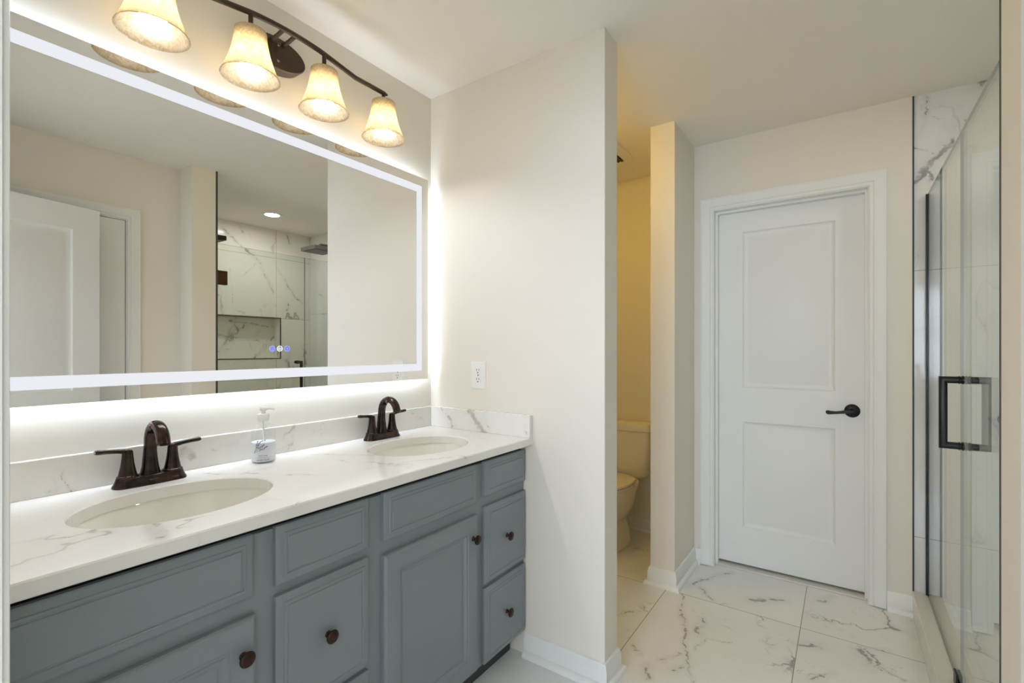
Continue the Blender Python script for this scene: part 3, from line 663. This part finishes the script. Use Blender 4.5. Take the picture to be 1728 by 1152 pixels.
box(bm, -W2+a, -W2+b, -0.0006, 0.0005, b, MH-b); box(bm, W2-b, W2-a, -0.0006, 0.0005, b, MH-b)
part('light_band', bm, 'led', mr, label='glowing white frosted band')
def ring(bm, cx, cz, r0, r1, y, a0=0.0, a1=2*PI, n=40):
    for i in range(n):
        t0 = a0+(a1-a0)*i/n; t1 = a0+(a1-a0)*(i+1)/n
        bm.faces.new([bm.verts.new(Vector((cx+r*math.cos(t), y, cz+r*math.sin(t)))) for r, t in ((r0, t0), (r1, t0), (r1, t1), (r0, t1))])
bz = 1.253-MZ0
def button(x, kind):
    bm = bmesh.new(); cx = x-mo.x
    ring(bm, cx, bz, 0.0075, 0.0095, -0.0012)
    b = part('touch_button', bm, 'icon_white' if kind == 'power' else 'icon_pale', mr, label={'fog': 'blue glowing anti-fog touch icon', 'power': 'white glowing power touch icon', 'drop': 'blue glowing light-colour touch icon'}[kind])
    if kind != 'power':
        bm = bmesh.new(); ring(bm, cx, bz, 0.0, 0.0074, -0.0010); part('button_glow', bm, 'icon_blue', b)
    bm = bmesh.new()
    if kind == 'power':
        ring(bm, cx, bz-0.0004, 0.0028, 0.0042, -0.0014, PI*0.72, PI*2.28, 24); box(bm, cx-0.0006, cx+0.0006, -0.0014, -0.0012, bz, bz+0.0045)
    elif kind == 'fog':
        ring(bm, cx, bz, 0.0036, 0.0050, -0.0014); box(bm, cx-0.0022, cx-0.0014, -0.0014, -0.0012, bz-0.0022, bz+0.0022); box(bm, cx+0.0004, cx+0.0012, -0.0014, -0.0012, bz-0.0022, bz+0.0022)
    else:
        ring(bm, cx, bz-0.0012, 0.0020, 0.0034, -0.0014)
        ring(bm, cx-0.0022, bz+0.002, 0.0004, 0.0016, -0.0014, 0, 2*PI, 12); ring(bm, cx+0.0022, bz+0.002, 0.0004, 0.0016, -0.0014, 0, 2*PI, 12)
    part('icon', bm, 'icon_white' if kind == 'power' else 'icon_pale', b)
button(0.854, 'fog'); button(0.880, 'power'); button(0.906, 'drop')

# ------------------------------------------------------------------ vanity light bar
FX, FYB_, FZ = 0.868, 1.495, 2.252
vl = thing('vanity_light', 'four-lamp bronze vanity light bar with mottled amber bell shades above the mirror', 'light fixture', (FX, YM, FZ))
fy = FYB_-YM
bm = bmesh.new(); seg = 56
loft(bm, [[Vector((a*math.cos(2*PI*i/seg), -d, b*math.sin(2*PI*i/seg))) for i in range(seg)] for a, b, d in ((0.102, 0.054, 0.001), (0.102, 0.054, 0.041), (0.099, 0.051, 0.0445), (0.002, 0.002, 0.046))])
bpl = part('backplate', bm, 'fixture', vl, smooth=35)
for s in (-1, 1):
    bm = bmesh.new(); lathe(bm, [(0.005, 0.0), (0.0055, 0.003), (0.0035, 0.006), (0.0005, 0.007)], Matrix.Translation((0.0, -0.0445, s*0.027)) @ Matrix.Rotation(PI/2, 4, 'X'), 20, True, True)
    part('cap_nut', bm, 'chrome', bpl, smooth=True)
def bar_z(dx):
    a = abs(dx); k = 2.292-FZ; low = 2.262-FZ
    return k - 0.5*a*a if a < 0.12 else (k - 0.0072 - (a-0.12)*0.170 if a < 0.265 else max(low, k - 0.0072 - 0.145*0.170 + (a-0.265)*0.01)) if a < 0.30 else low + 0.0006
bm = bmesh.new()
xs = [-0.405 + 0.81*i/54 for i in range(55)]
tube(bm, [(x, fy, bar_z(x)) for x in xs], [0.004] + [(0.0085, 0.0085)]*53 + [0.004], 16, up=Vector((0, 1, 0)))
bar = part('curved_bar', bm, 'fixture', vl, smooth=50)
for s in (-1, 1):
    bm = bmesh.new(); tube(bm, [(s*0.020, -0.043, 0.034), (s*0.020, fy*0.7, 0.036), (s*0.020, fy, bar_z(0.02))], 0.0068, 14)
    part('bracket_arm', bm, 'fixture', vl, smooth=50)
SH = [-0.379, -0.127, 0.125, 0.387]
first = None
for dx in SH:
    if first is None:
        zt = 2.226-FZ
        bm = bmesh.new()
        outp = [(0.044, 0), (0.0455, -0.004), (0.045, -0.011), (0.048, -0.036), (0.054, -0.067), (0.062, -0.094), (0.072, -0.121), (0.079, -0.136), (0.083, -0.143)]
        inp = [(r-0.0035, z+0.001) for r, z in reversed(outp)]
        lathe(bm, [(0.016, 0.001)] + outp + inp[:-1] + [(0.016, -0.003)], Matrix.Translation((0, 0, zt)), 56)
        sh = part('lamp_shade', bm, 'shade', vl, smooth=60, label='cream and amber mottled glass bell shade')
        bm = bmesh.new(); lathe(bm, [(0.030, 0.0), (0.030, 0.004), (0.022, 0.008), (0.011, 0.010), (0.009, 0.012)], Matrix.Translation((0, 0, zt+0.001)), 30, True, True)
        part('shade_cap', bm, 'fixture', sh, smooth=40)
        bm = bmesh.new(); lathe(bm, [(0.018, -0.002), (0.018, -0.039), (0.014, -0.041)], Matrix.Translation((0, 0, zt-0.001)), 24, True, True)
        part('socket', bm, 'plastic', sh, smooth=40)
        bm = bmesh.new(); lathe(bm, [(0.013, -0.040), (0.016, -0.052), (0.024, -0.068), (0.0295, -0.082), (0.031, -0.096), (0.0295, -0.109), (0.024, -0.120), (0.013, -0.1265), (0.0005, -0.128)], Matrix.Translation((0, 0, zt)), 32, True, True)
        part('bulb', bm, 'bulb', sh, smooth=60, label='glowing white bulb')
        first = sh; cur = sh
    else:
        cur = copy_tree(first, vl)
    cur.location = (dx, fy, 0)
    bm = bmesh.new(); tube(bm, [(dx, fy, bar_z(dx)), (dx, fy, (bar_z(dx)+2.236-FZ)/2), (dx, fy, 2.236-FZ)], 0.007, 14)
    part('stem', bm, 'fixture', bar, smooth=40)

# ------------------------------------------------------------------ outlet on the partition
ol = thing('outlet', 'white double wall outlet on the partition above the side splash', 'outlet', (XP, 1.321, 1.077))
fo = lambda u, v, w: Vector((-w, -u, v))
bm = bmesh.new(); rects(bm, -0.040, 0.040, 0, 0.120, [(0, 0), (0, 0.003), (0.004, 0.0055), (0.006, 0.006)], fo, True, True)
pl = part('cover_plate', bm, 'plastic', ol, smooth=20)
for v in (0.040, 0.080):
    bm = bmesh.new(); seg = 40; ringp = []
    for d, k in ((0.004, 1), (0.0075, 1), (0.0085, 0.94)):
        ringp.append([fo(0.0172*k*math.cos(2*PI*i/seg), v + max(-0.0135, min(0.0135, 0.0172*math.sin(2*PI*i/seg)))*k, d) for i in range(seg)])
    loft(bm, ringp); rc = part('receptacle', bm, 'plastic', pl, smooth=30)
    bm = bmesh.new()
    for u0, u1, v0, v1 in ((-0.0078, -0.0054, -0.0005, 0.0085), (0.0054, 0.0078, 0.0, 0.0080), (-0.0028, 0.0028, -0.0108, -0.0058)):
        loft(bm, [[fo(u, v+z, w) for u, z in ((u0, v0), (u1, v0), (u1, v1), (u0, v1))] for w in (0.0075, 0.0089)])
    part('slots', bm, 'slot', rc)
bm = bmesh.new(); lathe(bm, [(0.003, 0), (0.003, 0.001), (0.0005, 0.0016)], Matrix.Translation((-0.006, 0, 0.06)) @ Matrix.Rotation(-PI/2, 4, 'Y'), 16, True, True)
part('screw', bm, 'chrome', pl)

# ------------------------------------------------------------------ toilet
TY = 1.262
tl = thing('toilet', 'white two-piece toilet in the dim yellow alcove beyond the partition', 'toilet', (2.86, TY, 0))
def sup(cx, cy, a, b, z, e=0.5, n=48):
    out = []
    for i in range(n):
        t = 2*PI*i/n; c, s = math.cos(t), math.sin(t)
        out.append(Vector((cx + a*math.copysign(abs(c)**e, c), cy + b*math.copysign(abs(s)**e, s), z)))
    return out
tx = 3.125-2.86
bm = bmesh.new()
loft(bm, [sup(tx, 0, 0.045, 0.15, 0.395, .6), sup(tx, 0, 0.072, 0.185, 0.402, .5), sup(tx, 0, 0.082, 0.200, 0.425, .42), sup(tx, 0, 0.086, 0.212, 0.56, .36), sup(tx, 0, 0.088, 0.218, 0.712, .34)])
part('tank', bm, 'bisque', tl, smooth=45)
bm = bmesh.new()
loft(bm, [sup(tx, 0, 0.090, 0.220, 0.706, .34), sup(tx, 0, 0.095, 0.227, 0.712, .34), sup(tx, 0, 0.096, 0.228, 0.745, .34), sup(tx, 0, 0.092, 0.224, 0.757, .34), sup(tx, 0, 0.078, 0.210, 0.762, .36)])
part('tank_lid', bm, 'bisque', tl, smooth=35)
bm = bmesh.new(); lathe(bm, [(0.010, 0), (0.010, 0.012), (0.006, 0.014)], Matrix.Translation((tx-0.085, 0.15, 0.66)) @ Matrix.Rotation(-PI/2, 4, 'Y'), 18, True, True); tube(bm, [(tx-0.097, 0.15, 0.66), (tx-0.10, 0.11, 0.655), (tx-0.10, 0.085, 0.65)], [(0.006, 0.004)]*3, 10)
part('flush_lever', bm, 'chrome', tl, smooth=True)
def egg(xf, xb, w, z, n=56):
    """outline: rounded front at xf, squarer back at xb"""
    xc = xb - (xb-xf)*0.42; out = []
    for i in range(n):
        t = 2*PI*i/n; c, s = math.cos(t), math.sin(t)
        if c < 0: out.append(Vector((xc + (xc-xf)*c, w*s, z)))
        else: out.append(Vector((xc + (xb-xc)*abs(c)**0.7, w*math.copysign(abs(s)**0.8, s), z)))
    return out
bm = bmesh.new()
loft(bm, [egg(-0.235, 0.235, 0.128, 0.0), egg(-0.237, 0.235, 0.130, 0.012), egg(-0.225, 0.225, 0.122, 0.03), egg(-0.205, 0.215, 0.117, 0.085), egg(-0.190, 0.20, 0.106, 0.125), egg(-0.195, 0.195, 0.104, 0.15), egg(-0.225, 0.195, 0.122, 0.185), egg(-0.262, 0.198, 0.150, 0.235), egg(-0.290, 0.20, 0.172, 0.295), egg(-0.306, 0.205, 0.181, 0.35), egg(-0.312, 0.255, 0.183, 0.380), egg(-0.310, 0.255, 0.181, 0.394)])
bw = part('bowl', bm, 'bisque', tl, smooth=50)
for s in (-1, 1):
    bm = bmesh.new(); lathe(bm, [(0.017, 0.0), (0.017, 0.006), (0.013, 0.017), (0.006, 0.022), (0.0005, 0.023)], Matrix.Translation((0.07, s*0.105, 0.018)), 22, True, True)
    part('bolt_cap', bm, 'plastic', bw, smooth=True)
bm = bmesh.new()
loft(bm, [egg(-0.312, 0.16, 0.184, 0.395), egg(-0.316, 0.163, 0.187, 0.402), egg(-0.312, 0.16, 0.184, 0.411)])
part('seat', bm, 'bisque', tl, smooth=50)
bm = bmesh.new()
loft(bm, [egg(-0.310, 0.168, 0.182, 0.4125), egg(-0.314, 0.172, 0.186, 0.418), egg(-0.310, 0.170, 0.183, 0.427), egg(-0.28, 0.15, 0.160, 0.432)])
part('seat_lid', bm, 'bisque', tl, smooth=50)

# ------------------------------------------------------------------ exhaust fan and lamp over the toilet
fan = thing('exhaust_fan', 'square white ceiling vent with a dark grille over the toilet', 'ceiling vent', (2.665, 1.27, H))
bm = bmesh.new()
loft(bm, [sup(0, 0, 0.20, 0.20, 0.0, .28), sup(0, 0, 0.198, 0.198, -0.010, .28), sup(0, 0, 0.18, 0.18, -0.020, .28), sup(0, 0, 0.155, 0.155, -0.022, .2)])
part('cover', bm, 'plastic', fan, smooth=35)
bm = bmesh.new(); box(bm, -0.15, 0.15, -0.15, 0.15, -0.0235, -0.0215)
gr = part('grille', bm, 'grille', fan)
for i in range(14):
    bm = bmesh.new(); y = -0.14 + i*0.0215; box(bm, -0.148, 0.148, y-0.004, y+0.004, -0.029, -0.0235); part('slat', bm, 'grille', gr)
tlamp = thing('ceiling_lamp', 'amber glass ceiling lamp in the toilet alcove, hidden behind the partition', 'ceiling lamp', (2.12, 1.30, H))
bm = bmesh.new(); lathe(bm, [(0.12, 0.0), (0.12, -0.02), (0.11, -0.022)], None, 40, True, True); part('canopy', bm, 'fixture', tlamp, smooth=30)
bm = bmesh.new(); lathe(bm, [(0.11, -0.022), (0.105, -0.05), (0.08, -0.08), (0.04, -0.095), (0.001, -0.10)], None, 40, True, True); part('lamp_glass', bm, 'toilet_lamp', tlamp, smooth=60)

# ------------------------------------------------------------------ shower glass
GY = -0.318
gp = thing('fixed_glass_screen', 'fixed clear glass shower screen in a black wall channel beside the white door', 'shower screen', (2.53, GY, 0.115))
def glass_slab(name, x0, x1, z0, z1, cx, parent):
    bm = bmesh.new(); box(bm, x0-cx, x1-cx, -0.004, 0.004, z0-0.115, z1-0.115)
    bm.faces.ensure_lookup_table()
    bmesh.ops.recalc_face_normals(bm, faces=bm.faces)
    for f in bm.faces:
        if abs(f.normal.y) < 0.5: f.material_index = 1
    return part(name, bm, ['glass', 'glass_edge'], parent)
glass_slab('glass_pane', 2.140, 2.912, 0.120, 1.968, 2.53, gp)
bm = bmesh.new(); cx = 2.53
for a in ((2.898, 2.923, -0.0095, -0.0055), (2.898, 2.923, 0.0055, 0.0095), (2.9135, 2.923, -0.0055, 0.0055)):
    box(bm, a[0]-cx, a[1]-cx, a[2], a[3], 0.0, 1.853)
part('wall_channel', bm, 'black', gp, label='black vertical metal channel')
bm = bmesh.new()
for s in (-1, 1): box(bm, 2.16-cx, 2.205-cx, s*0.0055 if s > 0 else -0.0125, 0.0125 if s > 0 else -0.0055, 0.0, 0.045, 0.001)
part('glass_clamp', bm, 'black', gp, label='small black clamp at the foot of the glass')
bm = bmesh.new(); box(bm, 2.15-cx, 2.90-cx, -0.004, 0.004, 0.0, 0.005); part('bottom_seal', bm, 'darkmetal', gp)
gd = thing('shower_door', 'hinged clear glass shower door with a black square pull handle', 'shower door', (1.82, GY, 0.115))
glass_slab('glass_pane', 1.503, 2.1375, 0.127, 1.968, 1.82, gd)
cx = 1.82
for z in (0.26, 1.69):
    bm = bmesh.new()
    for s in (-1, 1): box(bm, 1.508-cx, 1.562-cx, s*0.0055 if s > 0 else -0.0145, 0.0145 if s > 0 else -0.0055, z-0.115, z+0.095-0.115, 0.001)
    box(bm, 1.4905-cx, 1.502-cx, -0.022, 0.022, z-0.115, z+0.095-0.115, 0.001)
    box(bm, 1.502-cx, 1.508-cx, -0.0145, 0.0145, z+0.02-0.115, z+0.075-0.115)
    hg = part('hinge', bm, 'knob', gd, label='dark bronze glass hinge')
    bm = bmesh.new(); box(bm, 1.525-cx, 1.545-cx, 0.0145, 0.0165, z+0.025-0.115, z+0.07-0.115, 0.0008); part('hinge_cover', bm, 'black', hg)
hx = 2.077-cx; z0, z1 = 0.940-0.115, 1.152-0.115
bm = bmesh.new(); r = 0.0112
loft(bm, [[Vector((hx + r*math.cos(2*PI*i/20), y + r*k*math.sin(2*PI*i/20), z + r*m*math.sin(2*PI*i/20))) for i in range(20)] for y, z, k, m in ((0.0055, z1, 0, 1), (0.055, z1, 1, 1), (0.055, z0, 1, -1), (0.0055, z0, 0, -1))])
hd = part('pull_handle', bm, 'black', gd, smooth=50)
for z in (z0, z1):
    bm = bmesh.new(); mt = Matrix.Translation((hx, 0.0055, z)) @ Matrix.Rotation(-PI/2, 4, 'X')
    lathe(bm, [(0.0135, 0.0), (0.0135, 0.004), (0.011, 0.006), (0.011, 0.008), (0.013, 0.010), (0.013, 0.012), (0.0096, 0.0135)], mt, 28, True, True); part('collar', bm, 'black', hd, smooth=35)
    bm = bmesh.new(); mt = Matrix.Translation((hx, -0.0055, z)) @ Matrix.Rotation(PI/2, 4, 'X')
    lathe(bm, [(0.0135, 0.0), (0.0135, 0.006), (0.0105, 0.008), (0.0105, 0.022), (0.009, 0.024), (0.0005, 0.0245)], mt, 28, True, True); part('inside_cap', bm, 'black', hd, smooth=35)

# shower fittings
def rain_head(label, x0, x1, wall, z=2.160, y=-0.858, metal='darkmetal'):
    sgn = 1 if wall > x1 else -1; c = (x0+x1)/2
    r = thing('rain_shower', label, 'shower head', (c, y, z), 0, 'square rain shower heads')
    h = (x1-x0)/2
    bm = bmesh.new(); box(bm, -h, h, -0.112, 0.112, 0.0, 0.034, 0.003); hd = part('head', bm, metal, r)
    bm = bmesh.new(); box(bm, -h+0.012, h-0.012, -0.10, 0.10, -0.003, 0.0); part('spray_plate', bm, 'black', hd)
    bm = bmesh.new(); tube(bm, [(0, 0, 0.034), (0, 0, 0.058), (sgn*0.02, 0, 0.07), (sgn*0.05, 0, 0.072), (wall-c, 0, 0.072)], 0.011, 16, up=Vector((0, 1, 0))); part('arm', bm, metal, r, smooth=50)
    bm = bmesh.new(); xa, xb = sorted((wall-c, wall-c-sgn*0.008)); box(bm, xa, xb, -0.03, 0.03, 0.042, 0.102, 0.002); part('wall_flange', bm, metal, r)
rain_head('square dark rain shower head on the tiled end wall, seen in the mirror', 2.50, 2.73, 2.924)
rain_head('dark shower head on the near shower wall, only its tip seen in the mirror', 1.535, 1.755, 1.491, 2.09, metal='black')
dl = thing('recessed_light', 'round recessed ceiling light over the shower, seen in the mirror', 'ceiling light', (2.24, -0.985, H))
bm = bmesh.new(); lathe(bm, [(0.085, 0.0), (0.085, -0.004), (0.070, -0.008), (0.060, -0.006), (0.058, -0.0015)], None, 48, False, False); part('trim_ring', bm, 'plastic', dl, smooth=40)
bm = bmesh.new(); lathe(bm, [(0.058, -0.0012), (0.0575, -0.0035), (0.001, -0.0035)], None, 48, True, True); part('lens', bm, 'downlight', dl, label='glowing white lens')
